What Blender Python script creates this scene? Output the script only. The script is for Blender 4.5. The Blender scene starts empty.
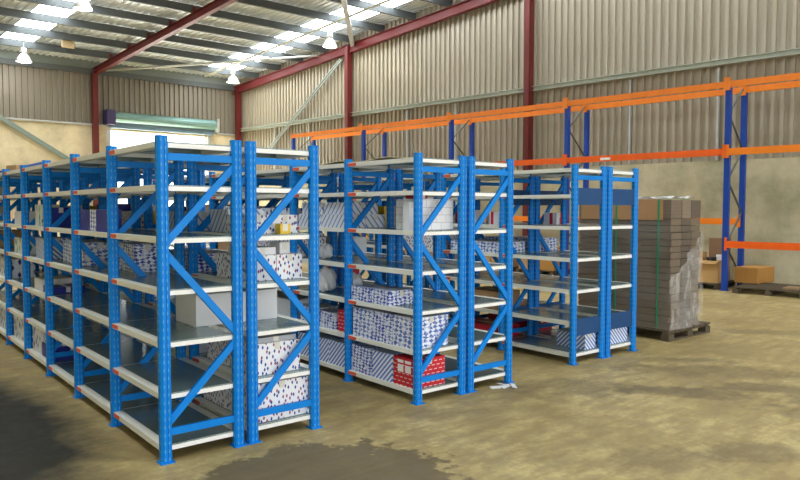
import bpy, bmesh, math, random
from mathutils import Vector, Matrix
random.seed(4)
SC = bpy.context.scene
COL = SC.collection
PI = math.pi

# ------------------------------------------------------------------ helpers
class MB:
    """collects boxes, bars, prisms and lathes; build() links them as one mesh object"""
    def __init__(s):
        s.v = []; s.f = []; s.m = []
    def add(s, vs, fs, mi=0, M=None):
        o = len(s.v)
        s.v += [tuple(M @ Vector(p)) if M else tuple(p) for p in vs]
        s.f += [tuple(i + o for i in f) for f in fs]
        s.m += [mi] * len(fs)
        return s
    def box(s, x0, x1, y0, y1, z0, z1, mi=0, M=None):
        vs = [(x, y, z) for z in (z0, z1) for y in (y0, y1) for x in (x0, x1)]
        fs = [(0, 2, 3, 1), (4, 5, 7, 6), (0, 1, 5, 4), (2, 6, 7, 3), (0, 4, 6, 2), (1, 3, 7, 5)]
        return s.add(vs, fs, mi, M)
    def prism(s, prof, z0, z1, mi=0, M=None, cap=True):
        n = len(prof)
        vs = [(x, y, z0) for x, y in prof] + [(x, y, z1) for x, y in prof]
        fs = [(i, (i + 1) % n, n + (i + 1) % n, n + i) for i in range(n)]
        if cap: fs += [tuple(range(n))[::-1], tuple(range(n, 2 * n))]
        return s.add(vs, fs, mi, M)
    def bar(s, a, b, w, h, mi=0, prof=None, up=(0, 0, 1)):
        """a beam of section w x h (or a profile) from a to b"""
        a = Vector(a); b = Vector(b); d = (b - a); L = d.length; d.normalize()
        u = Vector(up)
        if abs(d.dot(u)) > .98: u = Vector((0, 1, 0))
        x = d.cross(u).normalized(); y = x.cross(d) * -1
        y = d.cross(x) * -1
        M = Matrix(((x.x, y.x, d.x, a.x), (x.y, y.y, d.y, a.y), (x.z, y.z, d.z, a.z), (0, 0, 0, 1)))
        p = prof or [(-w/2, -h/2), (w/2, -h/2), (w/2, h/2), (-w/2, h/2)]
        return s.prism(p, 0, L, mi, M)
    def tube(s, a, b, r, n=12, mi=0):
        return s.bar(a, b, 0, 0, mi, [(r*math.cos(2*PI*i/n), r*math.sin(2*PI*i/n)) for i in range(n)])
    def lathe(s, prof, n=24, mi=0, M=None):
        vs = [(r*math.cos(2*PI*i/n), r*math.sin(2*PI*i/n), z) for r, z in prof for i in range(n)]
        fs = [(k*n+i, k*n+(i+1) % n, (k+1)*n+(i+1) % n, (k+1)*n+i) for k in range(len(prof)-1) for i in range(n)]
        return s.add(vs, fs, mi, M)
    def build(s, name, mats, parent=None, loc=None, rz=0, bevel=0, smooth=False):
        me = bpy.data.meshes.new(name); me.from_pydata(s.v, [], s.f)
        bm = bmesh.new(); bm.from_mesh(me)
        bmesh.ops.recalc_face_normals(bm, faces=bm.faces); bm.to_mesh(me); bm.free()
        if not isinstance(mats, (list, tuple)): mats = [mats]
        for m in mats: me.materials.append(m)
        for p, mi in zip(me.polygons, s.m): p.material_index = mi; p.use_smooth = smooth
        o = bpy.data.objects.new(name, me); COL.objects.link(o)
        if parent: o.parent = parent
        if loc: o.location = loc
        o.rotation_euler.z = rz
        if bevel:
            b = o.modifiers.new('bevel', 'BEVEL'); b.width = bevel; b.segments = 2; b.limit_method = 'ANGLE'
        return o

def empty(name, loc=(0, 0, 0), rz=0):
    o = bpy.data.objects.new(name, None); COL.objects.link(o)
    o.empty_display_size = .1
    o.location = loc; o.rotation_euler.z = rz
    return o
def tag(o, label, cat, group=None, kind=None):
    if label: o['label'] = label
    if cat: o['category'] = cat
    if group: o['group'] = group
    if kind: o['kind'] = kind
    return o
def struct(o): o['kind'] = 'structure'; return o
def dup(o, parent, loc):
    c = o.copy(); COL.objects.link(c); c.parent = parent; c.location = loc
    for k in [k for k in o.keys()]: c[k] = o[k]
    for ch in o.children:
        d = ch.copy(); COL.objects.link(d); d.parent = c
    return c

# ------------------------------------------------------------------ materials
class N:
    def __init__(s, name):
        s.mat = bpy.data.materials.new(name); s.mat.use_nodes = True
        s.t = s.mat.node_tree; s.b = s.t.nodes['Principled BSDF']
    def n(s, typ, **kw):
        q = s.t.nodes.new(typ)
        for k, v in kw.items(): setattr(q, k, v)
        return q
    def l(s, a, b): s.t.links.new(a, b)
    def m(s, op, a, b=None, c=None):
        q = s.n('ShaderNodeMath', operation=op)
        for i, x in enumerate((a, b, c)):
            if x is None: continue
            if isinstance(x, (int, float)): q.inputs[i].default_value = x
            else: s.l(x, q.inputs[i])
        return q.outputs[0]
    def mix(s, f, a, b):
        q = s.n('ShaderNodeMix', data_type='RGBA')
        for i, x in ((0, f), (6, a), (7, b)):
            if isinstance(x, (int, float)): q.inputs[i].default_value = x
            elif isinstance(x, (tuple, list)): q.inputs[i].default_value = (*x, 1) if len(x) == 3 else x
            else: s.l(x, q.inputs[i])
        return q.outputs[2]
    def obj(s):
        tc = s.n('ShaderNodeTexCoord'); sp = s.n('ShaderNodeSeparateXYZ'); s.l(tc.outputs['Object'], sp.inputs[0])
        return tc.outputs['Object'], sp.outputs[0], sp.outputs[1], sp.outputs[2]
    def noise(s, vec, scale, detail=4, rough=.55):
        q = s.n('ShaderNodeTexNoise'); q.inputs['Scale'].default_value = scale
        q.inputs['Detail'].default_value = detail; q.inputs['Roughness'].default_value = rough
        if vec is not None: s.l(vec, q.inputs['Vector'])
        return q.outputs[0]
    def ramp(s, f, stops):
        q = s.n('ShaderNodeValToRGB'); e = q.color_ramp.elements
        while len(e) < len(stops): e.new(.5)
        for i, (p, c) in enumerate(stops):
            e[i].position = p; e[i].color = (*c, 1) if not isinstance(c, (int, float)) else (c, c, c, 1)
        s.l(f, q.inputs[0]); return q.outputs[0]
    def vec(s, x, y, z=0):
        q = s.n('ShaderNodeCombineXYZ')
        for i, a in enumerate((x, y, z)):
            if isinstance(a, (int, float)): q.inputs[i].default_value = a
            else: s.l(a, q.inputs[i])
        return q.outputs[0]
    def col(s, c):
        if isinstance(c, (tuple, list)): s.b.inputs['Base Color'].default_value = (*c, 1)
        else: s.l(c, s.b.inputs['Base Color'])
        return s
    def set(s, rough=.5, metal=0, **kw):
        s.b.inputs['Roughness'].default_value = rough; s.b.inputs['Metallic'].default_value = metal
        for k, v in kw.items(): s.b.inputs[k.replace('_', ' ')].default_value = v
        return s
    def bump(s, h, st=.3, d=.01):
        q = s.n('ShaderNodeBump'); q.inputs['Strength'].default_value = st; q.inputs['Distance'].default_value = d
        s.l(h, q.inputs['Height']); s.l(q.outputs[0], s.b.inputs['Normal']); return s

def plain(name, c, rough=.5, metal=0, var=.12, scale=6):
    n = N(name); v, x, y, z = n.obj()
    f = n.noise(v, scale)
    n.col(n.mix(f, tuple(k*(1-var) for k in c), tuple(min(1, k*(1+var)) for k in c))).set(rough, metal)
    return n.mat

BLUE = (0.0, .225, .72)
def post_mat():
    n = N('blue_post_paint'); v, x, y, z = n.obj()
    # rows of slots punched up the post, the bare steel showing in them
    fz = n.m('ABSOLUTE', n.m('SUBTRACT', n.m('FRACT', n.m('DIVIDE', z, .05)), .5))
    sz = n.m('LESS_THAN', fz, .2)
    cx = n.m('LESS_THAN', n.m('ABSOLUTE', n.m('SUBTRACT', n.m('ABSOLUTE', x), .012)), .0035)
    cy = n.m('LESS_THAN', n.m('ABSOLUTE', n.m('SUBTRACT', n.m('ABSOLUTE', y), .012)), .0035)
    geo = n.n('ShaderNodeNewGeometry'); sp = n.n('ShaderNodeSeparateXYZ'); n.l(geo.outputs['True Normal'], sp.inputs[0])
    ny = n.m('GREATER_THAN', n.m('ABSOLUTE', sp.outputs[1]), .8)
    nx = n.m('GREATER_THAN', n.m('ABSOLUTE', sp.outputs[0]), .8)
    h = n.m('MULTIPLY', sz, n.m('MAXIMUM', n.m('MULTIPLY', cx, ny), n.m('MULTIPLY', cy, nx)))
    base = n.mix(n.noise(v, 3), tuple(k*.9 for k in BLUE), tuple(k*1.12 for k in BLUE))
    n.col(n.mix(h, base, (.12, .40, .72))).set(.42); n.b.inputs['Specular IOR Level'].default_value = .25
    return n.mat
M = {}
M['post'] = post_mat()
M['blue'] = plain('blue_paint', BLUE, .45)
M['blue'].node_tree.nodes['Principled BSDF'].inputs['Specular IOR Level'].default_value = .25
M['cream'] = plain('cream_shelf_paint', (.90, .90, .80), .42, 0, .06)
M['panel'] = plain('galvanised_shelf_panel', (.24, .34, .34), .24, .35, .10, 9)
M['white'] = plain('white_lip', (.92, .92, .88), .4, 0, .05)
M['tab'] = plain('orange_red_tab', (.85, .12, .05), .5)
M['red'] = plain('oxide_red_steel', (.14, .013, .011), .55)
M['orange'] = plain('orange_beam_paint', (.90, .24, .01), .42)
M['orange_deep'] = plain('red_orange_beam_paint', (.88, .13, .006), .42)
M['rackblue'] = plain('royal_blue_paint', (.005, .055, .36), .4)
M['galv'] = plain('galvanised_steel', (.55, .57, .55), .45, .4, .12)
M['darksteel'] = plain('dark_steel', (.09, .10, .09), .5, .2)
M['purlin'] = plain('purlin_steel', (.10, .115, .115), .5, .2)
M['black'] = plain('black_plastic', (.02, .02, .02), .5)

def clad(name, c, edge):
    n = N(name); v, x, y, z = n.obj()
    mp = n.n('ShaderNodeMapping'); mp.inputs['Scale'].default_value = (3, 3, .3); n.l(v, mp.inputs[0])
    n.col(n.mix(n.noise(mp.outputs[0], 1.5, 5), tuple(k*.86 for k in c), tuple(k*1.08 for k in c))).set(.42, .1)
    return n.mat
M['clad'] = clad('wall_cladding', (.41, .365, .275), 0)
M['clad_back_dimmed'] = clad('dimmed_back_cladding', (.27, .24, .185), 0)  # same cladding, darkened in colour for the weaker light on the back wall
def foil():
    n = N('roof_foil'); v, x, y, z = n.obj()
    f = n.noise(v, 14, 5, .7)
    n.col(n.mix(f, (.74, .84, .95), (.92, .97, 1.0))).set(.35, .1)
    n.bump(n.noise(v, 30, 3), .5, .01); return n.mat
M['foil'] = foil()

def concrete_wall(nm='concrete_wall', g=(1, 1, 1)):
    n = N(nm); v, x, y, z = n.obj()
    a = n.noise(v, .75, 9, .68); b = n.noise(v, 5, 6, .6)
    c = n.ramp(a, [(.34, (.29, .29, .19)), (.50, (.50, .48, .345)), (.66, (.66, .63, .47))])
    c = n.mix(n.m('MULTIPLY', b, .45), c, (.38, .36, .27))
    q = n.n('ShaderNodeMix', data_type='RGBA', blend_type='MULTIPLY'); q.inputs[0].default_value = 1; n.l(c, q.inputs[6]); q.inputs[7].default_value = (*g, 1)
    n.col(q.outputs[2]).set(.85)
    n.bump(b, .2, .01); return n.mat
M['conc'] = concrete_wall(g=(1.12, 1.08, .98)); M['conc_back'] = concrete_wall('cream_concrete', (1.65, 1.5, 1.35))

def floor_mat():
    n = N('stained_concrete_floor'); v, x, y, z = n.obj()
    a = n.noise(v, .8, 9, .62); b = n.noise(v, 4.0, 8, .68); c = n.noise(v, 22, 5, .6)
    col = n.ramp(a, [(.28, (.27, .20, .085)), (.45, (.44, .34, .14)), (.60, (.56, .45, .20)), (.78, (.66, .55, .30))])
    col = n.mix(n.ramp(b, [(.38, .62), (.58, 0)]), col, (.23, .17, .065))
    col = n.mix(n.ramp(c, [(.40, .30), (.60, 0)]), col, (.26, .20, .09))
    mp = n.n('ShaderNodeMapping'); mp.inputs['Rotation'].default_value = (0, 0, .69); mp.inputs['Scale'].default_value = (.8, 3.2, 1); n.l(v, mp.inputs[0])
    e = n.noise(mp.outputs[0], 3.0, 8, .7)
    col = n.mix(n.ramp(e, [(.40, .55), (.56, 0)]), col, (.26, .18, .075))
    wob = n.m('SUBTRACT', n.noise(v, 2.6, 6, .6), .5); wob2 = n.m('SUBTRACT', n.noise(v, 7, 6, .65), .5)
    def dark_patch(cx, cy, rx, ry, ang, st, amp=1.9, soft=.35, dark=(.105, .080, .042)):  # irregular ellipse of darker colour: floor stains and the dark left-hand area
        nonlocal col
        ca, sa = math.cos(ang), math.sin(ang)
        dx = n.m('SUBTRACT', x, cx); dy = n.m('SUBTRACT', y, cy)
        u = n.m('DIVIDE', n.m('ADD', n.m('MULTIPLY', dx, ca), n.m('MULTIPLY', dy, sa)), rx)
        w = n.m('DIVIDE', n.m('SUBTRACT', n.m('MULTIPLY', dy, ca), n.m('MULTIPLY', dx, sa)), ry)
        d = n.m('SQRT', n.m('ADD', n.m('MULTIPLY', u, u), n.m('MULTIPLY', w, w)))
        d = n.m('ADD', n.m('ADD', d, n.m('MULTIPLY', wob, amp)), n.m('MULTIPLY', wob2, amp*.6))
        mk = n.ramp(d, [(.80 - soft, 1.0), (.80 + soft*.3, 0)])
        col = n.mix(n.m('MULTIPLY', mk, st), col, dark)
    dark_patch(.60, -.92, 1.0, .86, -.75, .80, .9, .05)      # wet patch in front of the left shelves
    dark_patch(4.0, -1.15, .85, .22, -.9, .55)
    dark_patch(4.7, -1.6, .8, .28, -.9, .55)
    dark_patch(3.0, -2.2, .55, .22, -.6, .45)
    dark_patch(5.3, -.6, .5, .15, -.9, .4)
    dark_patch(3.5, -.55, .9, .4, -.8, .45); dark_patch(5.0, -1.0, 1.2, .4, -.9, .4); dark_patch(2.4, -1.9, .6, .3, -.6, .3); dark_patch(4.6, -2.3, .8, .45, -.9, .6)
    dark_patch(7.6, -.4, 1.0, .25, -.9, .35); dark_patch(2.0, -.3, .5, .2, -.5, .3)
    dark_patch(-.80, 1.5, 2.6, .85, 1.60, .97, .5, .30, (.018, .018, .013))     # soft-edged near-black patch along the left side
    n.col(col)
    n.l(n.ramp(b, [(.3, .42), (.7, .75)]), n.b.inputs['Roughness'])
    n.b.inputs['Specular IOR Level'].default_value = .3
    n.bump(c, .12, .004); return n.mat
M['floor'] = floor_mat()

def emit(name, c, s):
    n = N(name); n.col(c); n.b.inputs['Emission Color'].default_value = (*c, 1); n.b.inputs['Emission Strength'].default_value = s
    return n.mat
M['skylight'] = emit('translucent_skylight', (.90, .95, 1.0), 9)
M['lamp_glass'] = emit('lamp_glass', (1, .97, .88), 3.0)
M['reflector'] = plain('white_reflector', (.88, .88, .85), .4, 0, .03)

def faces_uv(n):
    v, x, y, z = n.obj()
    oi = n.n('ShaderNodeObjectInfo')
    off = n.m('MULTIPLY', oi.outputs['Random'], 3.7)
    return n.m('ADD', n.m('ADD', x, y), off), n.m('ADD', z, n.m('MULTIPLY', y, .0)), z
def pat_marks(name, base, c1, c2, scale, size, rot=.6):
    n = N(name); u, w, z = faces_uv(n)
    vv = n.vec(n.m('MULTIPLY', u, 1.0), w, 0)
    mp = n.n('ShaderNodeMapping'); mp.inputs['Rotation'].default_value = (0, 0, rot); n.l(vv, mp.inputs[0])
    vo = n.n('ShaderNodeTexVoronoi', voronoi_dimensions='2D', distance='CHEBYCHEV'); vo.inputs['Scale'].default_value = scale
    vo.inputs['Randomness'].default_value = .85; mp.inputs['Scale'].default_value = (1.5, .8, 1)
    n.l(mp.outputs[0], vo.inputs['Vector'])
    sp = n.n('ShaderNodeSeparateColor'); n.l(vo.outputs['Color'], sp.inputs[0])
    mk = n.m('LESS_THAN', vo.outputs['Distance'], size)
    col = n.mix(n.m('GREATER_THAN', sp.outputs[0], .62), c1, c2)
    n.col(n.mix(mk, base, col)).set(.45); return n.mat
def pat_checker(name, a, b, scale):
    n = N(name); u, w, z = faces_uv(n)
    mp = n.n('ShaderNodeMapping'); mp.inputs['Rotation'].default_value = (0, 0, PI/4*.9); nv = n.vec(u, w, 0); dn = n.m('MULTIPLY', n.m('SUBTRACT', n.noise(nv, 22, 2), .5), .055)
    n.l(n.vec(n.m('ADD', u, dn), n.m('SUBTRACT', w, dn), 0), mp.inputs[0]); mp.inputs['Scale'].default_value = (.75, 1.25, 1)
    ch = n.n('ShaderNodeTexChecker'); ch.inputs['Scale'].default_value = scale; n.l(mp.outputs[0], ch.inputs['Vector'])
    vo = n.noise(n.vec(u, w, 0), 16, 2)
    n.col(n.mix(n.m('MULTIPLY', ch.outputs['Fac'], n.ramp(vo, [(.36, .1), (.5, 1)])), a, b)).set(.4); return n.mat
def pat_stripe(name, a, b, period, ang=.8, duty=.45):
    n = N(name); u, w, z = faces_uv(n)
    t = n.m('ADD', n.m('MULTIPLY', u, math.cos(ang)), n.m('MULTIPLY', w, math.sin(ang)))
    fr = n.m('LESS_THAN', n.m('FRACT', n.m('DIVIDE', n.m('ADD', t, 20), period)), duty)
    n.col(n.mix(fr, a, b)).set(.4); return n.mat
def pat_dash(name, a, b):
    n = N(name); u, w, z = faces_uv(n)
    r = n.m('DIVIDE', w, .034)
    fz = n.m('LESS_THAN', n.m('FRACT', r), .20)
    fu = n.m('LESS_THAN', n.m('FRACT', n.m('ADD', n.m('DIVIDE', u, .055), n.m('MULTIPLY', n.m('FLOOR', r), .5))), .62)
    n.col(n.mix(n.m('MULTIPLY', fz, fu), a, b)).set(.4); return n.mat
def pat_brick(name, a, b, sx, sz):
    n = N(name); u, w, z = faces_uv(n)
    q = n.n('ShaderNodeTexBrick'); q.inputs['Scale'].default_value = 1; q.inputs['Mortar Size'].default_value = .003
    q.inputs['Brick Width'].default_value = sx; q.inputs['Row Height'].default_value = sz
    q.inputs['Color1'].default_value = (*a, 1); q.inputs['Color2'].default_value = (*[k*.93 for k in a], 1); q.inputs['Mortar'].default_value = (*b, 1)
    n.l(n.vec(u, w, 0), q.inputs['Vector']); n.col(q.outputs[0]).set(.5); return n.mat
NAVY = (.012, .03, .28)
B = {
 'marks':   (pat_marks('printed_marks', (.86, .87, .90), NAVY, (.30, .02, .10), 25, .22), 'white carton with blue and maroon marks'),
 'marks2':  (pat_marks('printed_marks_large', (.84, .86, .90), NAVY, (.10, .2, .5), 9, .2, .9), 'white carton with bold blue marks'),
 'checker': (pat_checker('blue_check', (.82, .86, .93), (.03, .07, .42), 40), 'blue and white checked carton'),
 'checker2': (pat_checker('pale_blue_check', (.86, .89, .94), (.10, .18, .52), 32), 'white carton with pale blue blocks'),
 'stripe':  (pat_stripe('blue_diagonal', (.82, .87, .95), (.10, .20, .58), .034), 'pale blue striped carton'),
 'bundle':  (pat_stripe('blue_white_bundle', (.84, .85, .86), (.22, .33, .62), .05, .7, .3), 'white bundle with blue diagonal bands'),
 'dash':    (pat_dash('red_dashed', (.62, .008, .02), (.85, .70, .70)), 'red carton with white dashes'),
 'plain':   (plain('white_card', (.82, .83, .85), .5, 0, .05), 'plain white carton'),
 'bricks':  (pat_brick('stacked_white_packets', (.86, .86, .87), (.55, .56, .60), .11, .062), 'block of small white packets'),
 'navy':    (plain('navy_card', (.008, .02, .30), .45), 'dark blue carton'),
 'card':    (plain('brown_card', (.50, .31, .15), .7, 0, .1), 'brown cardboard carton'),
 'grey':    (plain('grey_card', (.42, .45, .48), .5), 'grey wrapped carton'),
 'redbox':  (plain('red_card', (.60, .01, .03), .45), 'small red carton'),
 'yellow':  (plain('yellow_card', (.85, .55, .02), .45), 'yellow carton'),
 'redwhite': (pat_stripe('red_white_label', (.84, .85, .88), (.62, .02, .05), .16, 0.0, .28), 'white carton with red bands'),
 'green':   (pat_marks('green_print', (.80, .85, .80), (.05, .25, .20), (.3, .5, .4), 8, .2), 'white carton with green print'),
}

# ------------------------------------------------------------------ camera (solved from the shelving in the photograph)
CP = Vector((-1.5511, -4.1474, 1.5639)); F = 691.24
pitch, yaw, roll = .0459, .6890, .0015
cy, sy, cp, sp_ = math.cos(yaw), math.sin(yaw), math.cos(pitch), math.sin(pitch)
fw = Vector((sy*cp, cy*cp, -sp_)); rt = Vector((cy, -sy, 0)); up = rt.cross(fw)
r_ = rt*math.cos(roll) + up*math.sin(roll); u_ = up*math.cos(roll) - rt*math.sin(roll)
cam = bpy.data.objects.new('camera', bpy.data.cameras.new('camera')); COL.objects.link(cam)
cam.matrix_world = Matrix(((r_.x, u_.x, -fw.x, CP.x), (r_.y, u_.y, -fw.y, CP.y), (r_.z, u_.z, -fw.z, CP.z), (0, 0, 0, 1)))
cam.data.sensor_width = 36; cam.data.lens = F/800*36; cam.data.clip_end = 300
SC.camera = cam

# ------------------------------------------------------------------ the building
TH = math.radians(6.0)
RB = Vector((11.604, 2.065, 0))                     # first rack post by the right wall
nW = Vector((math.cos(TH), math.sin(TH), 0)); dW = Vector((-math.sin(TH), math.cos(TH), 0))
def WP(s, off, z): return RB + dW*s + nW*off + Vector((0, 0, z))
Y0 = 21.0                                           # back wall
def xR(y, off=1.3):                                 # x of the right wall at y
    p = RB + nW*off; return p.x - math.tan(TH)*(y - p.y)
def zr(y): return .0804*(Y0 - y)                    # rise of the roof towards the camera
XL, YF = -9.0, -11.0

def corr(mb, n, pitch, place, h=.055):
    """trapezoid ribbed sheet: place(u, depth, end) -> point"""
    pts = []
    for i in range(n):
        u = i*pitch
        pts += [(u, 0), (u+pitch*.50, 0), (u+pitch*.56, h), (u+pitch*.94, h)]
    pts.append((n*pitch, 0))
    vs = [place(u, d, 0) for u, d in pts] + [place(u, d, 1) for u, d in pts]
    k = len(pts)
    mb.add(vs, [(i, i+1, k+i+1, k+i) for i in range(k-1)])

# floor, with the yard outside the roller door
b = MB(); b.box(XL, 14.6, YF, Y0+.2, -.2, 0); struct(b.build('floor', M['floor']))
b = MB(); b.box(-4, 18, Y0+.25, 50, -.25, -.02); struct(b.build('trim_1', plain('outdoor_concrete', (.75, .74, .70), .8)))

# wall_right: precast concrete up to 2.57 m, ribbed cladding above
LW = 33
wr = MB(); wr.box(0, .18, -13.2, 19.3, 0, 2.57)
o = struct(wr.build('wall_right', M['conc'], loc=WP(0, 1.3, 0), rz=TH))
b = MB()
pr = .18; n = int(32.4/pr)
def pl(u, d, e):
    s = -13.1 + u
    y = (WP(s, 1.3, 0)).y
    return (.06 - d, s, 2.52 if e == 0 else 6.58 + zr(y))
corr(b, n, pr, pl); b.build('cladding', M['clad'], o)
# girt along the wall, droppers below it
b = MB()
b.box(-.16, .03, -13.1, 19.0, 4.53, 4.542); b.box(-.16, .03, -13.1, 19.0, 4.628, 4.64); b.box(-.09, -.075, -13.1, 19.0, 4.542, 4.628)
b.build('girt', plain('girt_paint', (.46, .50, .42), .45, .2), o)
b = MB()
for s in (-7.0, -4.4, .66, 2.6, 7.78, 9.65, 14.4, 16.4):
    b.box(-.05, .02, s-.02, s+.02, 2.58, 4.5)
b.build('dropper', M['galv'], o)

# wall_back with the roller door opening
DX0, DX1, DZ = 5.95, 9.58, 4.27
xc = xR(Y0) + .3
w = MB()
w.box(XL, DX0, 0, .2, 0, 4.42); w.box(DX1, xc, 0, .2, 0, 4.42); w.box(DX0, DX1, 0, .2, DZ, 4.42)
o = struct(w.build('wall_back', M['conc_back'], loc=(0, Y0, 0)))
b = MB()
corr(b, int((xc-XL)/pr), pr, lambda u, d, e: (XL+u, .04-d, 4.40 if e == 0 else 6.16))
b.build('cladding', M['clad_back_dimmed'], o)
b = MB(); b.box(XL, xc, -.02, .04, 6.14, 6.60); b.build('eave_lining', plain('eave_paint', (.20, .23, .20), .5, .1), o)
b = MB(); b.box(XL, DX0-.1, -.08, .03, 4.38, 4.44); b.box(DX1+.4, xc-.2, -.08, .03, 4.38, 4.44); b.build('girt', M['galv'], o)
# roller door: drum, bracket, hanging curtain lip, guides
d = empty('door_1', (0, Y0-.30, 0)); struct(d)
teal = plain('roller_curtain', (.20, .36, .34), .38, .3)
b = MB(); prof = []
for i in range(36):
    a = 2*PI*i/36; r = .175 + (.006 if i % 2 else 0); prof.append((r*math.cos(a), r*math.sin(a)))
b.bar((6.12, 0, 4.70), (9.80, 0, 4.70), 0, 0, prof=prof); b.build('door_roll', teal, d)
b = MB(); b.box(6.02, 9.80, .10, .14, 4.36, 4.62); b.box(6.02, 9.80, .07, .17, 4.33, 4.38); b.build('curtain', plain('curtain_edge', (.22, .33, .42), .4, .2), d)
b = MB(); b.box(5.82, 6.10, -.22, .28, 4.42, 4.92); b.build('bracket', plain('bracket', (.05, .04, .12), .5), d)
b = MB(); b.box(9.81, 9.90, -.22, .28, 4.42, 4.92); b.build('bracket', M['galv'], d)
for x in (5.98, 9.66):
    b = MB(); b.box(x-.06, x+.06, .18, .28, 0, 4.4); b.build('door_guide', M['galv'], d)

# left wall and the unseen front behind the camera, its opening widened to let in light
b = MB(); b.box(XL-.2, XL, YF, Y0+.2, 0, 9.3); struct(b.build('wall_left', M['conc']))
b = MB(); b.box(XL, -8.0, YF-.2, YF, 0, 9.0); b.box(-8.0, 11.0, YF-.2, YF, 4.4, 9.0); b.box(11.0, 13.0, YF-.2, YF, 0, 9.0)
struct(b.build('wall_front', M['clad']))

# roof sheets with two translucent strips
tn = math.tan(TH)
def sheet(name, x0, x1, mat, y0=YF, y1=Y0+.3, p=.19):
    b = MB(); n = max(1, round((x1-x0)/p)); p = (x1-x0)/n
    corr(b, n, p, lambda u, d, e: (x0+u-tn*((y0, y1)[e]-Y0), (y0, y1)[e], 6.56+zr((y0, y1)[e])+d), .03)
    return b.build(name, mat)
S0, S1, S2 = (-3.72, -2.82), (2.38, 3.28), (8.95, 10.10)
struct(sheet('ceiling', XL-4, S0[0], M['foil'])); struct(sheet('ceiling', S0[1], S1[0], M['foil']))
struct(sheet('added_light_strip', *S0, M['skylight'], y1=20.2)); struct(sheet('ceiling', *S0, M['foil'], y0=20.2))  # unseen glowing strip added for light from above and the left
struct(sheet('ceiling', S1[1], S2[0], M['foil']))
struct(sheet('ceiling', S2[1], xc-.05, M['foil']))
struct(sheet('window_1', *S1, M['skylight'], y1=20.2))
struct(sheet('window_2', *S2, M['skylight'], y1=20.2))
struct(sheet('ceiling', *S1, M['foil'], y0=20.2)); struct(sheet('ceiling', *S2, M['foil'], y0=20.2))
# purlins
b = MB(); y = 20.9; ys = []
while y > YF:
    ys.append(y); y -= 1.345
for i, y in enumerate(ys):
    z = 6.31 + zr(y); x1 = xR(y) + .05
    if i == 0:
        b.box(XL, x1, y, y+.06, 6.12, 6.30); continue
    b.box(XL, x1, y, y+.012, z, z+.22); b.box(XL, x1, y-.07, y, z, z+.012); b.box(XL, x1, y, y+.07, z+.208, z+.22)
struct(b.build('trim_2', M['purlin']))
# steel portal frames
def ibeam(b, a, c, w, h, t=.014):
    for (x0, x1, y0, y1) in ((-w/2, w/2, h/2-t, h/2), (-w/2, w/2, -h/2, -h/2+t), (-t/2, t/2, -h/2+t, h/2-t)):
        b.bar(a, c, 0, 0, prof=[(x0, y0), (x1, y0), (x1, y1), (x0, y1)])
ti = 3
for X in (5.54, -.2, -6.0):
    b = MB()
    ibeam(b, (X, Y0, 6.20), (X-tn*(YF-Y0), YF, 6.20+zr(YF)), .15, .22)
    for yy in ys[1:]:
        xx = X - tn*(yy-Y0); b.box(xx-.05, xx+.05, yy-.02, yy, 6.30+zr(yy), 6.48+zr(yy))
    b.box(X-.09, X+.07, Y0-.28, Y0-.02, 0, 6.2)
    struct(b.build('trim_%d' % ti, M['red'])); ti += 1
b = MB()
e = WP(19.0, 1.12, 0); f_ = WP(-13.0, 1.12, 0)
ibeam(b, (e.x, e.y, 6.12+zr(e.y)), (f_.x, f_.y, 6.12+zr(f_.y)), .16, .27)
for s in (18.62, 12.15, 5.25, -1.9, -8.5):
    p = WP(s, 1.12, 0)
    Mx = Matrix.Translation((p.x, p.y, 0)) @ Matrix.Rotation(TH, 4, 'Z')
    b.box(-.10, .10, -.08, -.065, 0, 6.2+zr(p.y), M=Mx); b.box(-.10, .10, .065, .08, 0, 6.2+zr(p.y), M=Mx); b.box(-.10, -.085, -.08, .08, 0, 6.2+zr(p.y), M=Mx)
struct(b.build('trim_%d' % ti, M['red'])); ti += 1
# wind bracing
def trim(b, mat):
    global ti
    struct(b.build('trim_%d' % ti, mat)); ti += 1
b = MB(); b.tube((5.9, 20.8, 6.27), (12.05, 15.0, 6.27+zr(15.0)), .035); trim(b, M['galv'])
b = MB(); b.bar((12.15, 14.9, 6.22+zr(14.9)), (6.75, 8.2, 6.22+zr(8.2)), .13, .13); trim(b, M['galv'])
b = MB(); b.tube((9.08, 19.9, 6.25+zr(19.9)), (10.5, 6.5, 6.25+zr(6.5)), .035); trim(b, plain('pale_tube', (.68, .68, .58), .5))
p1, p2 = WP(12.55, 1.15, 6.40), WP(16.9, 1.15, 3.55)
b = MB(); q = dW*.075
b.bar(p1+q, p2+q, .05, .035); b.bar(p1-q, p2-q, .05, .035); b.bar(p1+nW*.02, p2+nW*.02, .008, .14); trim(b, plain('wall_brace', (.36, .40, .36), .5, .2))
b = MB(); b.bar((.3, Y0-.12, 5.9), (5.45, Y0-.12, 2.69), .06, .14); trim(b, plain('green_grey_brace', (.26, .33, .29), .5, .2))

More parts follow.
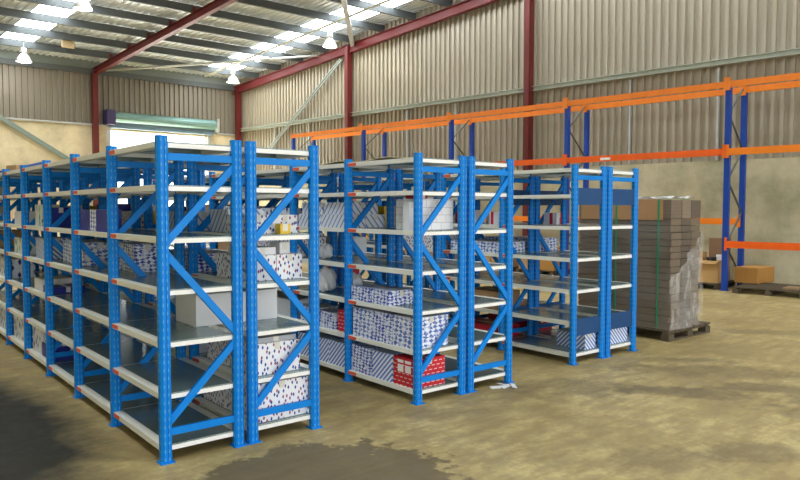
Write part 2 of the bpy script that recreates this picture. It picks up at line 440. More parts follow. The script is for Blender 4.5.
# ------------------------------------------------------------------ high bay lamps
def high_bay(loc, lab, ztop):
    t = empty('high_bay_lamp', loc); tag(t, lab, 'lamp', 'high bay lamps under the roof')
    b = MB(); b.lathe([(.21, -.02), (.20, .03), (.14, .14), (.08, .21), (.055, .24), (.053, .24), (.075, .20), (.13, .13), (.19, .02), (.21, -.02)], 24)
    b.build('reflector', M['reflector'], t, smooth=True)
    b = MB(); b.lathe([(.001, .38), (.07, .38), (.085, .36), (.085, .27), (.05, .23), (.001, .23)], 20); b.build('ballast_housing', M['reflector'], t)
    b = MB(); b.lathe([(.001, .02), (.05, .03), (.06, .10), (.04, .2), (.001, .22)], 16); b.build('bulb', M['lamp_glass'], t, smooth=True)
    b = MB(); b.tube((0, 0, .38), (0, 0, ztop-loc[2]), .010, 6); b.build('hanger', M['galv'], t)
    return t
def onz(px, py, dz):          # where the sight line meets the plane dz below the roof sheets
    d = fw + (px-400)/F*r_ - (py-240)/F*u_
    # z = 6.70+dz + .0804*(Y0-y)
    t = (6.56 + dz + .0804*(Y0 - CP.y) - CP.z)/(d.z + .0804*d.y)
    return CP + d*t
for px, py, dz, lab in ((330, 46, -.75, 'white high bay lamp hanging nearest the grey roof strut and red wall column'),
                     (233, 82, -.75, 'white high bay lamp hanging above the corner where the two walls meet'),
                     (24, 61, -.75, 'white high bay lamp hanging below the end of the left skylight strip'),
                     (83, 8, -.75, 'white high bay lamp cut by the top edge of the picture')):
    p = onz(px, py, dz); high_bay(tuple(p), lab, 6.36 + zr(p.y))
    L = bpy.data.lights.new('lamp_light', 'POINT'); L.energy = 60; L.color = (1, .93, .8); L.shadow_soft_size = .15
    lo = bpy.data.objects.new('lamp_light', L); COL.objects.link(lo); lo.location = p - Vector((0, 0, .12))
p = onz(68, 43, -.3)
b = MB(); b.box(-.17, .17, -.05, .05, -.14, .06); b.box(-.02, .02, -.02, .02, .06, .30)
tag(b.build('junction_box', plain('tan_box', (.60, .45, .24), .6), loc=tuple(p)), 'small tan box fixed under the roof purlins between the lamps on the left', 'box')

# ------------------------------------------------------------------ blue shelving
Wd, G, L = .4853, .1046, .9546
LV = [.0875, .4075, .7275, 1.0475, 1.3675, 1.6875, 1.950]
ROWX = [0, 2.0427, 4.1654]; ROWY = [0, -.0095, .0627]
NB = [7, 6, 5]
def post_profile():
    a, c = .0275, .012
    P_ = [(-a, -a+c), (-a+c, -a), (-.008, -a), (-.005, -a+.006), (.005, -a+.006), (.008, -a), (a-c, -a), (a, -a+c), (a, a-c), (a-c, a), (.008, a), (.005, a-.006), (-.005, a-.006), (-.008, a), (-a+c, a), (-a, a-c)]
    return [(x*1.24, y*1.1) for x, y in P_]
proto = {}
b = MB(); b.prism(post_profile(), .006, 2.0); proto['post'] = b.build('post', M['post'])
b = MB(); b.box(-.045, .045, -.045, .045, 0, .006); b.lathe([(.001, .016), (.008, .016), (.008, .006)], 8, M=Matrix.Translation((-.036, -.036, 0)))
b.build('foot_plate', M['blue'], proto['post'])
cprof = [(-.022, -.012), (.022, -.012), (.022, .012), (.017, .012), (.017, -.007), (-.017, -.007), (-.017, .012), (-.022, .012)]
def brace(z0, z1, left_first=True):
    b = MB(); x0, x1 = (.012, Wd-.012) if left_first else (Wd-.012, .012)
    b.bar((x0, 0, z0), (x1, 0, z1), 0, 0, prof=[(-q, p) for p, q in cprof], up=(0, 0, 1)); return b
proto['h1'] = brace(.185, .185).build('cross_brace', M['blue']); proto['h2'] = brace(1.875, 1.875).build('cross_brace', M['blue'])
proto['d1'] = brace(.235, .70).build('diagonal_brace', M['blue'])
proto['d2'] = brace(1.29, .755, True).build('diagonal_brace', M['blue'])
proto['d3'] = brace(1.345, 1.835).build('diagonal_brace', M['blue'])
b = MB()
y0, y1 = .030, L-.030
b.box(.035, Wd-.035, y0, y1, .008, .016)
for s in (0, 1):
    ya, yb = (.002, .030) if s == 0 else (L-.030, L-.002)
    b.box(.031, Wd-.031, ya, yb, .008, .016)
    yy = .002 if s == 0 else L-.006
    b.box(.031, Wd-.031, yy, yy+.004, -.020, .016, 1)
b.box(.04, Wd-.04, L/2-.02, L/2+.02, -.012, .008)
proto['shelf'] = b.build('shelf', [M['panel'], M['white']])
for x0, x1, s in ((-.024, .035, 1), (Wd-.035, Wd+.024, -1)):
    b = MB(); b.box(x0, x1, y0, y1, -.019, .017); b.build('edge_beam', M['cream'], proto['shelf'])
b = MB(); b.box(-.0275, -.0242, L-.15, L-.032, -.014, .012)
b.build('label_tab', M['tab'], proto['shelf'])
b = MB(); b.box(.028, Wd-.028, -.012, .0, 0, .17); proto['panel'] = b.build('end_panel', plain('deep_blue_panel', (0, .055, .19), .5))

row_names = ['left', 'middle', 'right']
sides = {'a': 'left', 'b': 'right'}
def shelving(ri, run, first):
    ox = ROWX[ri] + (0 if run == 'a' else Wd+G); nb = NB[ri]
    t = empty('shelving_unit', (ox, ROWY[ri], 0))
    tag(t, 'long run of blue boltless shelving, %s half of the %s back-to-back row' % (sides[run], row_names[ri]), 'shelving')
    for k in range(nb+1):
        for x in (0, Wd): dup(proto['post'], t, (x, k*L, 0))
        for h in ('h1', 'h2', 'd1', 'd2', 'd3'):
            if ri == 2 and k == 0 and h != 'h2': continue
            dup(proto[h], t, (0, k*L, 0))
        if ri == 2 and k < 2:
            for z in (.28, 1.60): dup(proto['panel'], t, (0, k*L, z))
        if k < nb:
            for z in LV: dup(proto['shelf'], t, (0, k*L, z))
    return t
for ri in range(3):
    for run in 'ab': shelving(ri, run, None)
for o in list(proto.values()):
    for ch in list(o.children): bpy.data.objects.remove(ch)
    bpy.data.objects.remove(o)

# ------------------------------------------------------------------ stock on the shelves
bay_n = ['front', 'second', 'third', 'fourth', 'fifth', 'sixth', 'seventh']
lev_n = ['bottom', 'second', 'third', 'fourth', 'fifth', 'sixth', 'top']
def place_words(ri, run, bay, lev):
    return '%s shelf, %s bay, %s half, %s row' % (lev_n[lev], bay_n[bay], sides[run], row_names[ri])
tape = plain('clear_tape', (.72, .70, .62), .3)
meshes = {}
def carton(st, dx, dy, dz):
    key = (st, round(dx, 3), round(dy, 3), round(dz, 3))
    if key in meshes: return meshes[key]
    mb = MB(); g = .0015
    mb.box(-dx/2, dx/2, -dy/2, dy/2, 0, dz-.004)
    mb.box(-dx/2, -g, -dy/2, dy/2, dz-.004, dz); mb.box(g, dx/2, -dy/2, dy/2, dz-.004, dz)   # the two lid flaps
    mb.box(-.02, .02, -dy/2-.0006, dy/2+.0006, dz-.0005, dz+.0006, 1)
    mb.box(-.02, .02, -dy/2-.0007, -dy/2, max(.003, dz-.05), dz, 1)
    o = mb.build('carton', [B[st][0], tape], bevel=.002)
    me = o.data; mods = True
    meshes[key] = o; o['fresh'] = 1
    return o
def box(ri, run, bay, lev, x0, x1, yy0, yy1, h, st, extra='', group=None, zoff=0, name=None, cat='box'):
    ox = ROWX[ri] + (0 if run == 'a' else Wd+G)
    cx, cyy = ox + (x0+x1)/2, ROWY[ri] + bay*L + (yy0+yy1)/2
    src = carton(st, x1-x0, yy1-yy0, h)
    if 'fresh' in src.keys(): o = src; del o['fresh']
    else: o = src.copy(); COL.objects.link(o)
    o.location = (cx, cyy, LV[lev]+.0175+zoff)
    o.rotation_euler.z = 0
    for k in ('label', 'category', 'group'):
        if k in o.keys(): del o[k]
    w = B[st][1]
    tag(o, '%s%s, %s' % (w, (' ' + extra) if extra else '', place_words(ri, run, bay, lev)), cat, group)
    return o
def fill(ri, run, bay, lev, rows, st, h, nx=2, x0=.035, x1=.45, y0=.04, y1=.91, gap=.006):
    """nx boxes side by side, rows deep; a row nothing tells apart shares a group and a label"""
    wx = (x1-x0-gap*(nx-1))/nx; wy = (y1-y0-gap*(rows-1))/rows
    g = ('%ss on the %s' % (B[st][1], place_words(ri, run, bay, lev))) if nx*rows > 1 else None
    for i in range(nx):
        for j in range(rows):
            xa = x0 + i*(wx+gap); ya = y0 + j*(wy+gap)
            box(ri, run, bay, lev, xa, xa+wx, ya, ya+wy, h, st, group=g)

# left row, right half, front bay (seen through its end frame)
fill(0, 'b', 0, 0, 2, 'marks', .265, 1, .04, .455, .035, .88)
fill(0, 'b', 0, 1, 2, 'marks', .215, 1, .04, .40, .05, .80)
box(0, 'b', 0, 1, .06, .38, .07, .40, .035, 'grey', 'lying flat', zoff=.216)
box(0, 'b', 0, 0, .24, .38, .06, .16, .011, 'redbox', 'lying flat', zoff=.268, name='x')
o = box(0, 'a', 0, 2, .37, 1.0, .39, .75, .22, 'plain')
o['label'] = 'large plain white carton bridging both halves of the left row on the third shelf'
fill(0, 'b', 0, 3, 2, 'marks', .175, 2, .04, .45, .10, .62)
box(0, 'b', 0, 3, .05, .25, .12, .45, .05, 'plain', 'lying flat', zoff=.177)
box(0, 'b', 0, 3, .30, .38, .15, .30, .08, 'plain', 'small upright', zoff=.177)
fill(0, 'b', 0, 4, 1, 'marks', .13, 2, .04, .45, .16, .46)
box(0, 'b', 0, 4, .26, .34, .07, .14, .07, 'yellow', 'tiny')
box(0, 'b', 0, 4, .10, .40, .55, .85, .17, 'bundle')
# left row, left half
box(0, 'a', 1, 4, .0, .10, .12, .40, .165, 'navy', 'nearer')
box(0, 'a', 1, 4, .0, .10, .415, .56, .165, 'checker2')
box(0, 'a', 1, 4, .0, .10, .575, .83, .165, 'navy', 'farther')
fill(0, 'a', 1, 3, 2, 'checker', .22, 1, .25, .45, .3, .8)
fill(0, 'a', 2, 3, 2, 'checker2', .20, 1, .10, .40, .2, .85)
box(0, 'a', 3, 4, .04, .24, .10, .34, .18, 'navy')
box(0, 'a', 3, 4, .04, .20, .42, .70, .21, 'green')
box(0, 'a', 4, 4, .04, .30, .25, .75, .14, 'plain')
fill(0, 'a', 4, 3, 2, 'green', .17, 1, .04, .26, .15, .80)
box(0, 'a', 3, 3, .04, .26, .3, .7, .20, 'stripe')
box(0, 'a', 3, 2, .04, .34, .10, .42, .06, 'navy', 'low flat')
box(0, 'a', 3, 2, .04, .34, .46, .80, .11, 'plain', 'low')
box(0, 'a', 4, 0, .03, .36, .08, .88, .27, 'marks2', 'large', name='x')
box(0, 'a', 3, 0, .03, .40, .10, .48, .13, 'navy', 'low')
box(0, 'a', 3, 0, .03, .30, .52, .88, .24, 'marks2')
box(0, 'a', 3, 0, .04, .38, .12, .46, .09, 'stripe', 'raised up', zoff=.132)
fill(0, 'a', 5, 2, 2, 'marks2', .22, 1, .04, .3, .1, .85)
fill(0, 'a', 5, 0, 2, 'marks2', .25, 1, .04, .3, .1, .85)
fill(0, 'a', 6, 3, 2, 'card', .2, 1, .04, .4, .1, .85)
# left row, right half, deeper bays
box(0, 'b', 1, 0, .04, .40, .05, .50, .22, 'marks')
fill(0, 'b', 1, 1, 2, 'marks2', .20, 1, .03, .44, .05, .85)
fill(0, 'b', 1, 3, 3, 'checker', .14, 1, .03, .40, .04, .88)
fill(0, 'b', 1, 4, 2, 'bundle', .15, 2, .04, .45, .10, .80)
box(0, 'b', 2, 3, .05, .13, .06, .12, .13, 'redbox', 'upright')
box(0, 'b', 2, 3, .16, .24, .06, .12, .13, 'redbox', 'farther right')
fill(0, 'b', 2, 4, 2, 'marks', .15, 1, .03, .40, .30, .85)
fill(0, 'b', 2, 2, 2, 'checker2', .20, 1, .05, .44, .05, .8)
box(0, 'b', 2, 4, .04, .12, .05, .22, .20, 'yellow', 'upright')
fill(0, 'b', 3, 4, 2, 'navy', .22, 1, .04, .40, .1, .7)
fill(0, 'b', 3, 3, 2, 'marks2', .2, 1, .04, .40, .1, .8)
box(0, 'b', 4, 4, .04, .3, .1, .4, .2, 'yellow')
fill(0, 'b', 4, 2, 2, 'card', .2, 1, .04, .40, .1, .8)
box(0, 'b', 5, 4, .04, .4, .2, .8, .2, 'card')

# middle row, left half, front bay
r = box(1, 'a', 0, 0, .0, .33, .035, .305, .235, 'dash')
lab = MB()
for yy in (-.06, .035):
    for z0, z1 in ((.115, .175), (.19, .215)): lab.box(-.1668, -.1655, yy-.036+.01, yy+.036+.01, z0, z1)
lab.build('carton_label', M['white'], r)['label'] = 'white stickers'
box(1, 'a', 0, 0, .0, .33, .325, .60, .235, 'stripe')
box(1, 'a', 0, 0, .0, .33, .62, .91, .240, 'checker')
for j in range(3):
    box(1, 'a', 0, 1, .0, .37, .04+j*.285, .318+j*.285, .255, 'checker2' if j != 1 else 'checker', ('nearest', 'middle', 'farthest')[j])
box(1, 'a', 1, 1, .02, .30, .05, .20, .20, 'dash')
fill(1, 'a', 0, 2, 2, 'checker', .125, 1, .0, .26, .36, .91)
fill(1, 'a', 0, 4, 1, 'bricks', .255, 1, .10, .46, .08, .40)
box(1, 'a', 0, 4, .01, .09, .12, .20, .23, 'plain')
box(1, 'a', 0, 4, .12, .20, .12, .30, .045, 'redbox', 'lying flat', zoff=.257)
fill(1, 'a', 1, 4, 2, 'bundle', .12, 2, .0, .45, .04, .86)
for j in range(2):
    box(1, 'a', 1, 4, .03, .40, .08+j*.40, .44+j*.40, .11, 'bundle', 'upper %s' % ('near', 'far')[j], zoff=.122)
fill(1, 'a', 1, 0, 3, 'stripe', .22, 1, .0, .40, .05, .88)
box(1, 'a', 1, 1, .02, .34, .25, .58, .15, 'checker')
box(1, 'a', 1, 1, .02, .30, .62, .88, .16, 'checker2')
fill(1, 'a', 2, 4, 2, 'marks2', .18, 1, .02, .42, .05, .85)
fill(1, 'a', 2, 3, 2, 'marks', .20, 1, .02, .42, .05, .85)
box(1, 'a', 2, 3, .02, .12, .05, .15, .05, 'redbox', 'small', zoff=.202)
fill(1, 'a', 2, 1, 2, 'plain', .20, 1, .02, .42, .05, .85)
fill(1, 'a', 3, 4, 2, 'checker2', .20, 1, .02, .42, .05, .85)
fill(1, 'a', 3, 3, 2, 'card', .20, 1, .02, .42, .05, .85)
fill(1, 'a', 3, 2, 2, 'marks2', .20, 1, .02, .42, .05, .85)
fill(1, 'a', 4, 4, 2, 'card', .22, 1, .02, .42, .05, .85)
box(1, 'a', 5, 4, .02, .42, .05, .85, .2, 'navy')
# middle row, right half
box(1, 'b', 1, 4, .05, .2, .3, .5, .2, 'yellow')
fill(1, 'b', 2, 4, 2, 'card', .20, 1, .03, .42, .05, .85)
box(1, 'b', 2, 3, .05, .40, .1, .6, .18, 'plain')
box(1, 'b', 2, 2, .05, .30, .1, .4, .2, 'redbox')
fill(1, 'b', 3, 3, 2, 'marks', .20, 1, .03, .42, .05, .85)
box(1, 'b', 1, 1, .05, .40, .3, .8, .2, 'card')
# right row
box(2, 'a', 1, 4, .05, .22, .55, .70, .16, 'redwhite', 'farther')
box(2, 'a', 1, 4, .27, .42, .30, .50, .14, 'redwhite', 'middle')
box(2, 'a', 1, 4, .05, .20, .08, .24, .14, 'redwhite', 'nearer')
box(2, 'b', 0, 4, .03, .12, .70, .88, .13, 'redwhite')
fill(2, 'a', 1, 3, 3, 'checker2', .12, 2, .03, .44, .05, .85)
fill(2, 'b', 1, 3, 2, 'checker2', .15, 1, .03, .44, .05, .85)
box(2, 'a', 1, 1, .05, .42, .1, .6, .2, 'card')
box(2, 'a', 1, 0, .05, .42, .1, .8, .12, 'redbox', 'low')
fill(2, 'b', 1, 0, 1, 'redbox', .14, 1, .05, .42, .1, .8)
fill(2, 'a', 2, 4, 2, 'redwhite', .2, 1, .03, .42, .1, .8)
fill(2, 'a', 2, 3, 2, 'marks', .2, 1, .03, .42, .1, .8)
fill(2, 'a', 3, 4, 2, 'card', .2, 1, .03, .42, .1, .8)
box(2, 'a', 0, 0, .26, .445, .04, .40, .165, 'stripe')
box(2, 'b', 0, 0, .03, .445, .04, .40, .215, 'stripe')

# plastic wrapped lumps on the middle row (second bay)
def blob(ri, run, bay, lev, x, y, r, h, lab):
    bm = bmesh.new(); bmesh.ops.create_icosphere(bm, subdivisions=3, radius=1)
    for v in bm.verts:
        k = 1 + .12*math.sin(7*v.co.x+3*v.co.z)+.10*math.sin(9*v.co.y+2)
        v.co = Vector((v.co.x*r*k, v.co.y*r*k, max(-.8, v.co.z)*h/1.8*k))
    mz = min(v.co.z for v in bm.verts)
    for v in bm.verts: v.co.z -= mz
    me = bpy.data.meshes.new('plastic_bag'); bm.to_mesh(me); bm.free(); me.materials.append(B['plain'][0])
    o = bpy.data.objects.new('plastic_bag', me); COL.objects.link(o)
    ox = ROWX[ri] + (0 if run == 'a' else Wd+G)
    o.location = (ox+x, ROWY[ri]+bay*L+y, LV[lev]+.018)
    tag(o, lab + ', ' + place_words(ri, run, bay, lev), 'bag')
blob(1, 'a', 1, 2, .12, .55, .10, .22, 'lumpy white plastic bag of goods')
blob(1, 'a', 1, 2, .25, .25, .08, .18, 'small crumpled white plastic bag')
blob(1, 'a', 1, 3, .15, .60, .07, .14, 'low white plastic bag')

# things on the very top of the rows
def loose(name, dx, dy, dz, mat, loc, rz, lab, cat, th=None):
    b = MB(); b.box(-dx/2, dx/2, -dy/2, dy/2, 0, dz)
    if dz > .05:
        b.box(-.02, .02, -dy/2-.001, dy/2+.001, dz, dz+.001)
    o = b.build(name, mat, loc=loc, rz=rz, bevel=.004); tag(o, lab, cat); return o
TOP = LV[6]+.0175
loose('carton', .34, .60, .05, plain('bright_blue', (.01, .10, .62), .4), (.24, 3.75, TOP), .0, 'flat bright blue carton lying on top of the left row', 'box')
loose('carton', .20, .22, .10, B['card'][0], (.22, 5.2, TOP), .3, 'small brown carton on top of the left row near its far end', 'box')
loose('carton', .14, .16, .06, B['navy'][0], (.15, 5.85, TOP), .1, 'tiny blue carton at the far end on top of the left row', 'box')
# wavy sheet of cardboard on the middle row
b = MB(); nx, ny = 6, 26; vs = []; fs = []
for k in (0, 1):
    for j in range(ny+1):
        for i in range(nx+1):
            y = j/ny*1.25; x = i/nx*.38
            vs.append((x, y, .004 + k*.005 + .010*(1+math.sin(y*9+x*2))))
W1 = nx+1; T = W1*(ny+1)
for j in range(ny):
    for i in range(nx):
        a = j*W1+i; fs.append((a, a+W1, a+W1+1, a+1)); fs.append((T+a, T+a+1, T+a+W1+1, T+a+W1))
for j in range(ny):
    for i in (0, nx):
        a = j*W1+i; fs.append((a, a+W1, T+a+W1, T+a))
for i in range(nx):
    for j in (0, ny):
        a = j*W1+i; fs.append((a, a+1, T+a+1, T+a))
b.add(vs, fs); o = b.build('cardboard_sheet', plain('pale_card', (.58, .50, .33), .7), loc=(ROWX[1]+.045, .30, TOP+.003)); tag(o, 'wavy sheet of cardboard lying on top of the middle row', 'cardboard')
# scrap of plastic by the middle row
b = MB()
for k, (x, y, a) in enumerate(((0, 0, .2), (.07, -.03, .9), (-.08, .03, -.4), (.03, .05, 1.6))):
    Mx = Matrix.Translation((x, y, .002)) @ Matrix.Rotation(a, 4, 'Z') @ Matrix.Rotation(.18, 4, 'X')
    b.box(-.06, .06, -.02, .02, .004, .012, M=Mx)
o = b.build('plastic_scrap', B['plain'][0], loc=(ROWX[1]+.92, -.12, 0)); tag(o, 'crumpled white plastic scrap on the floor by the middle row', 'litter')

# ------------------------------------------------------------------ pallets, flat-packed cardboard stack
wood = plain('pallet_wood', (.34, .22, .11), .8, 0, .25, 5)
wood_d = plain('dark_pallet_wood', (.10, .075, .045), .8, 0, .3, 5)
def pallet(loc, rz, dx, dy, mat, lab, h=.13):
    t = empty('wooden_pallet', loc, rz); tag(t, lab, 'pallet')
    n = 7; w = dx/(n*1.25)
    for i in range(n):
        x = i*(dx-w)/(n-1); b = MB(); b.box(x, x+w, 0, dy, h-.02, h); b.build('deck_board', mat, t)
    for y in (0, dy/2-.05, dy-.1):
        b = MB(); b.box(0, dx, y+.02, y+.08, h-.045, h-.0205); b.build('stringer_board', mat, t)
        for x in (0, dx/2-.06, dx-.12):
            b = MB(); b.box(x, x+.12, y, y+.1, .0205, h-.0455); b.build('block', mat, t)
        b = MB(); b.box(0, dx, y, y+.1, 0, .02); b.build('bottom_board', mat, t)
    return t
pallet((6.0, .06, 0), 0, 1.0, 1.35, wood_d, 'dark wooden pallet under the tall stack of flattened cardboard')
sx0, sx1, sy0, sy1 = 6.03, 6.72, .075, 1.36
t = empty('cardboard_stack', ((sx0+sx1)/2, (sy0+sy1)/2, .131))
tag(t, 'tall stack of flattened cardboard cartons wrapped in film, on a dark pallet', 'cardboard')
greycard = []
for k, c in enumerate(((.19, .145, .10), (.135, .105, .078), (.24, .19, .135))):
    n = N('flat_card_%d' % k); v, x, y, z = n.obj()
    st = n.m('FRACT', n.m('MULTIPLY', z, 60)); ns = n.noise(v, 30, 3)
    n.col(n.mix(n.m('MULTIPLY', n.m('GREATER_THAN', st, .6), .45), n.mix(ns, tuple(q*.8 for q in c), tuple(q*1.15 for q in c)), tuple(q*.45 for q in c))).set(.75)
    greycard.append(n.mat)
hx, hy = (sx1-sx0)/2, (sy1-sy0)/2
z = 0.0; k = 0
while z < 1.25:
    hh = .072 + .02*random.random(); jx = random.uniform(-.008, .008); jy = random.uniform(-.01, .01)
    for xa, xb in ((-hx, -hx+.235), (-hx+.245, -hx+.46), (-hx+.47, hx)):
        q = random.uniform(-.004, .004)
        b = MB(); b.box(xa+q, xb+q, -hy+jy+abs(q), hy+jy, z, z+hh-.006); b.build('card_bundle', greycard[(k + (xa > 0)) % 3], t); k += 1
    z += hh
zt = z
for xa, xb, m_ in ((-hx, -hx+.235, greycard[0]), (-hx+.245, -hx+.46, greycard[2]), (-hx+.47, hx, greycard[1])):
    b = MB(); b.box(xa, xb, -hy, hy, zt, 1.535); b.build('card_bundle', m_, t)
# two cleaner brown blanks facing the shelves at the top
b = MB(); b.box(-hx-.012, -hx-.004, -hy+.10, hy-.04, zt-.02, 1.545); b.build('brown_blank', plain('brown_blank', (.42, .235, .10), .7, 0, .08), t)
for y in (-hy+.15, -hy+.72):
    b = MB(); b.box(-hx-.020, -hx-.0125, y-.010, y+.010, 0, 1.54); b.box(-hx-.016, hx, y-.010, y+.010, 1.546, 1.549)
    b.build('green_strap', plain('green_strap', (.01, .27, .12), .5), t)
# wrapping film: torn sheet around the near corner, and a crumple on top
def film_mat(alpha):
    n = N('stretch_film'); v, x, y, z = n.obj()
    mp = n.n('ShaderNodeMapping'); mp.inputs['Scale'].default_value = (1, 1, .35); mp.inputs['Rotation'].default_value = (.3, .2, 0); n.l(v, mp.inputs[0])
    f = n.noise(mp.outputs[0], 9, 5, .7)
    n.col((.86, .86, .84)).set(.22)
    n.l(n.ramp(f, [(.38, alpha*.25), (.62, min(1, alpha*1.5))]), n.b.inputs['Alpha'])
    n.bump(f, .9, .03); return n.mat
film = film_mat(.24); film2 = film_mat(.07)
def sheetgrid(b, P, nu, nv):
    vs = [P(i/nu, j/nv) for j in range(nv+1) for i in range(nu+1)]
    b.add(vs, [(j*(nu+1)+i, j*(nu+1)+i+1, (j+1)*(nu+1)+i+1, (j+1)*(nu+1)+i) for j in range(nv) for i in range(nu)])
b = MB()
def P(u, v_):          # end face (towards the camera) then round the corner
    top = .62 + .62*u**1.3
    zz = v_*top
    bulge = .035 + .022*math.sin(9*zz+5*u) + .018*math.sin(23*u+6*zz) + (.05*math.exp(-((zz-.35)/.18)**2) if u > .8 else 0)
    return (-hx-.02 + u*(2*hx+.05) + .015*math.sin(7*zz), -hy-.012-bulge*(.3+.7*math.sin(PI*min(1, u*1.0))), zz+.005)
sheetgrid(b, P, 26, 30)
b.build('torn_film', film, t, smooth=True)
b = MB()
def P2(u, v_):
    return (-hx-.022-.010*math.sin(11*u*2+13*v_)-.006*math.sin(31*v_), -hy-.01 + u*(2*hy+.01), .005+v_*(zt-.04))
sheetgrid(b, P2, 30, 30); b.build('side_film', film2, t, smooth=True)
b = MB()
def P3(u, v_):
    return (-hx+.02+u*.55, -hy+.02+v_*.6, 1.555+.03*abs(math.sin(9*u+4*v_))*abs(math.sin(3*PI*v_*.9+u*5)))
sheetgrid(b, P3, 22, 22); b.build('top_film', film_mat(.7), t, smooth=True)

# ------------------------------------------------------------------ pallet racking along the right wall
rack = empty('pallet_rack', tuple(RB), TH)
tag(rack, 'tall pallet racking with royal blue posts and orange beams along the right wall', 'rack')
FS = [-6.8, -3.4, 0, 3.45, 6.85, 10.2, 13.6]
D = .85
for s in FS:
    for x in (0, D):
        b = MB(); b.prism([(x-.045, s-.05), (x+.045, s-.05), (x+.045, s-.02), (x+.02, s-.012), (x+.02, s+.012), (x+.045, s+.02), (x+.045, s+.05), (x-.045, s+.05)], .01, 3.86)
        pp = b.build('upright', M['rackblue'], rack)
        b = MB(); b.box(x-.07, x+.07, s-.07, s+.07, 0, .01); b.build('foot_plate', M['rackblue'], pp)
    zz = .25; k = 0
    while zz < 3.6:
        za, zb = (zz, zz+.62)
        b = MB(); x0, x1 = (0.03, D-.03) if k % 2 else (D-.03, 0.03)
        b.bar((x0, s, za), (x1, s, zb), .03, .02); b.build('brace', M['darksteel'], rack); zz += .62; k += 1
def beam(s0, s1, x, zt_, h, mat, name='beam'):
    b = MB(); sg = -1 if x == 0 else 1
    xa, xb = (x-.10, x-.047) if x == 0 else (x-.10, x-.047)
    xm = xa+.018
    b.box(xa, xb, s0+.05, s1-.05, zt_-h, zt_-.035); b.box(xm, xb, s0+.05, s1-.05, zt_-.035, zt_)
    o = b.build(name, mat, rack)
    for s in (s0, s1):
        b = MB(); e_ = .0 if s == s0 else 0
        y0_, y1_ = (s-.01, s+.06) if s == s0 else (s-.06, s-.012)
        b.box(xa-.012, xa, y0_, y1_, zt_-h-.05, zt_+.07); b.build('beam_connector', mat, o)
for i in range(len(FS)-1):
    beam(FS[i], FS[i+1], 0, 3.955, .12, M['orange']); beam(FS[i], FS[i+1], D, 3.955, .12, M['orange'])
for i, m_ in ((1, 'orange'), (2, 'orange_deep'), (3, 'orange_deep'), (4, 'orange_deep'), (0, 'orange')):
    beam(FS[i], FS[i+1], 0, 2.70, .13, M[m_])
for i in (2, 3): beam(FS[i], FS[i+1], D, 1.37, .12, M['orange'])
beam(FS[1], FS[2], 0, .955, .13, M['orange_deep']); beam(FS[0], FS[1], 0, .955, .13, M['orange_deep'])
b = MB(); b.box(-.104, -.101, 2.35, 2.58, 2.60, 2.65); b.build('label_sticker', M['white'], rack)

# goods under the racking
def wl(s, off, z=0): p = WP(s, off, z); return (p.x, p.y, p.z)
pallet(wl(-1.45, -.27), TH, 1.2, 1.22, wood_d, 'low dark pallet on the floor to the right of the blue rack post', .12)
yc = plain('honey_card', (.52, .26, .06), .6, 0, .1)
b = MB(); b.box(-.37, .37, -.22, .22, 0, .30)
b.box(-.371, .371, -.02, .02, .05, .301)
for xx in (-.15, .12): b.box(xx-.01, xx+.01, -.2215, .2215, 0, .3015)
tag(b.build('carton', yc, loc=(12.40, 1.86, .135), bevel=.006), 'honey-brown carton on the low pallet just right of the rack post', 'box')
b = MB(); b.box(-.34, -.26, -.22, .22, 0, .014); b.box(.26, .34, -.22, .22, 0, .014); tag(b.build('wood_batten', wood, loc=(12.40, 1.86, .1205)), 'thin wooden battens under the honey-brown carton', 'wood')
p = wl(-1.15, .10, .121); b = MB(); b.box(-.2, .2, -.12, .12, 0, .03); tag(b.build('wood_offcut', wood, loc=p, rz=TH), 'flat piece of wood on the outer end of the low pallet', 'wood')
pallet(wl(.12, .05), TH, .9, 1.2, wood_d, 'dark pallet behind the blue rack post carrying mixed brown cartons', .12)
cards = [(.46, .38, .62, .62, .42, .121, (.56, .34, .13), 'wide open-topped brown carton on the pallet behind the rack post'),
         (.40, .83, .24, .34, .85, .121, (.26, .15, .08), 'tall narrow dark brown carton just behind the rack post'),
         (1.10, .40, .40, .36, .30, .121, (.50, .30, .13), 'low brown carton at the far end of the pallet behind the rack post'),
         (.64, .42, .22, .22, .16, .545, (.45, .26, .10), 'small brown carton stacked on the wide carton behind the rack post')]
for s, off, dx, dy, dz, z, c, lab in cards:
    b = MB(); b.box(-dx/2, dx/2, -dy/2, dy/2, 0, dz)
    b.box(-dx/2-.001, dx/2+.001, -.025, .025, .02, dz+.001)
    if 'open' in lab:
        b.bar((-dx/2, 0, dz), (-dx/2-.13, 0, dz-.04), dy, .006); b.bar((0, -dy/2, dz), (0, -dy/2-.10, dz+.06), dx, .006, up=(0, 0, 1))
    tag(b.build('carton', plain('brown_%d' % int(s*100), c, .65), loc=wl(s, off, z), rz=TH, bevel=.005), lab, 'box')
# small tool-like items seen on the open carton
b = MB(); b.tube((-.12, 0, .03), (.12, .03, .03), .025); b.tube((.05, -.08, .035), (.09, .10, .035), .03); b.lathe([(.001, .07), (.05, .07), (.05, 0), (.001, 0)], 14, M=Matrix.Translation((-.03, -.08, 0)))
tag(b.build('black_fitting', M['black'], loc=wl(.38, .28, .545), rz=TH), 'black machine fittings lying on the wide brown carton behind the rack post', 'fittings')
b = MB(); b.box(-.1, .1, -.06, .06, 0, .10); tag(b.build('carton', B['plain'][0], loc=wl(.30, .55, .545), rz=TH+.3, bevel=.004), 'small white carton lying on the wide brown carton behind the rack post', 'box')
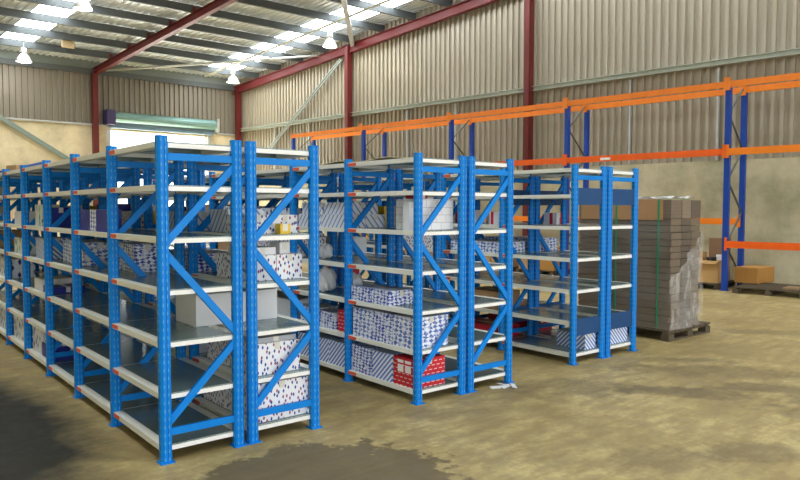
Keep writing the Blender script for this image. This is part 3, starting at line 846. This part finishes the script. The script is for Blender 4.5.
# goods farther along the racking, seen between the rows
far = [(4.3, .45, .9, 1.0, .55), (5.6, .40, .8, 1.0, .50), (2.5, .50, .7, .8, .5), (7.6, .4, .8, 1.0, .6), (9.0, .45, .8, 1.0, .5), (11.0, .4, .8, 1.0, .7)]
words = ['second', 'third', 'first', 'fourth', 'fifth', 'sixth']
for k, (s, off, dx, dy, dz) in enumerate(far):
    pallet(wl(s-dy/2, off-.4), TH, .85, 1.05, wood_d, 'dark pallet under the far racking, %s beyond the rack post seen beside the cardboard stack' % words[k], .12)
    mt = (yc, B['card'][0], B['yellow'][0])[k % 3]
    for j in range(2):
        yy = s - dy/4 + j*dy/2
        b = MB(); h = dz - j*.12; b.box(-.36, .36, -dy/4+.01, dy/4-.01, 0, h); b.box(-.361, .361, -.02, .02, .03, h+.001)
        tag(b.build('carton', (mt, B['card'][0])[j], loc=wl(yy, off, .121), rz=TH, bevel=.006), '%s carton on the %s pallet under the far racking' % (('taller near', 'lower far')[j], words[k]), 'box')

# ------------------------------------------------------------------ long racking against the back wall on the left
br = empty('pallet_rack', (-3.0, 18.6, 0)); tag(br, 'low racking with pale shelves and dark frames by the back wall on the left', 'rack')
for x in (0, 2.7, 5.4):
    for y in (0, .8):
        b = MB(); b.box(x-.05, x+.05, y-.04, y+.04, 0, 2.45); b.build('upright', M['darksteel'], br)
for x0 in (0, 2.7):
    for z in (.45, 1.1, 1.75, 2.4):
        b = MB(); b.box(x0+.06, x0+2.64, -.03, .83, z-.05, z); b.build('shelf', M['cream'] if z != 1.75 else M['orange'], br)
k = 0
for x in (.5, 1.2, 1.9, 3.1, 3.8, 4.6):
    for z in (.45, 1.1, 1.75):
        k += 1
        if (k*7) % 5 == 0: continue
        c = ('card', 'plain', 'marks2', 'card', 'green')[k % 5]
        b = MB(); hh = .28 + .06*(k % 4); b.box(-.24, .24, -.22, .22, 0, hh); b.box(-.241, .241, -.02, .02, .05, hh+.001)
        tag(b.build('carton', B[c][0], loc=(-3.0+x, 18.98, z+.001), bevel=.005),
            '%s, %s shelf of back wall racking, %s from left' % (B[c][1], {.45: 'low', 1.1: 'middle', 1.75: 'high'}[z], {.5: 'first', 1.2: 'second', 1.9: 'third', 3.1: 'fourth', 3.8: 'fifth', 4.6: 'sixth'}[x]), 'box')

# ------------------------------------------------------------------ light
w = bpy.data.worlds.new('world'); SC.world = w; w.use_nodes = True
bg = w.node_tree.nodes['Background']; bg.inputs[1].default_value = 4.5
_t = w.node_tree; _tc = _t.nodes.new('ShaderNodeTexCoord'); _sp = _t.nodes.new('ShaderNodeSeparateXYZ'); _cr = _t.nodes.new('ShaderNodeValToRGB')
_t.links.new(_tc.outputs['Generated'], _sp.inputs[0]); _t.links.new(_sp.outputs[2], _cr.inputs[0]); _t.links.new(_cr.outputs[0], bg.inputs[0])
_e = _cr.color_ramp.elements; _e[0].position = 0.0; _e[0].color = (.85, .82, .76, 1); _e[1].position = .02; _e[1].color = (.92, .96, 1.0, 1)
def portal(loc, rot, sx, sy_):
    Lp = bpy.data.lights.new('portal', 'AREA'); Lp.shape = 'RECTANGLE'; Lp.size = sx; Lp.size_y = sy_; Lp.cycles.is_portal = True
    o = bpy.data.objects.new('portal', Lp); COL.objects.link(o); o.location = loc; o.rotation_euler = rot
portal((1.5, YF-.1, 2.2), (PI/2, 0, 0), 19, 4.4)
portal((7.77, Y0+.1, 2.13), (-PI/2, 0, 0), 3.63, 4.27)
L = bpy.data.lights.new('sun', 'SUN'); L.energy = 50; L.angle = .01; L.color = (1, .97, .92)
o = bpy.data.objects.new('sun', L); COL.objects.link(o); o.rotation_euler = (-math.radians(32), 0, math.radians(8))
SC.view_settings.view_transform = 'Standard'; SC.view_settings.look = 'None'
SC.view_settings.gamma = 1; SC.view_settings.use_curve_mapping = False
SC.view_settings.exposure = -0.15
SC.cycles.use_denoising = True
SC.cycles.max_bounces = 8; SC.cycles.diffuse_bounces = 4; SC.cycles.transparent_max_bounces = 16
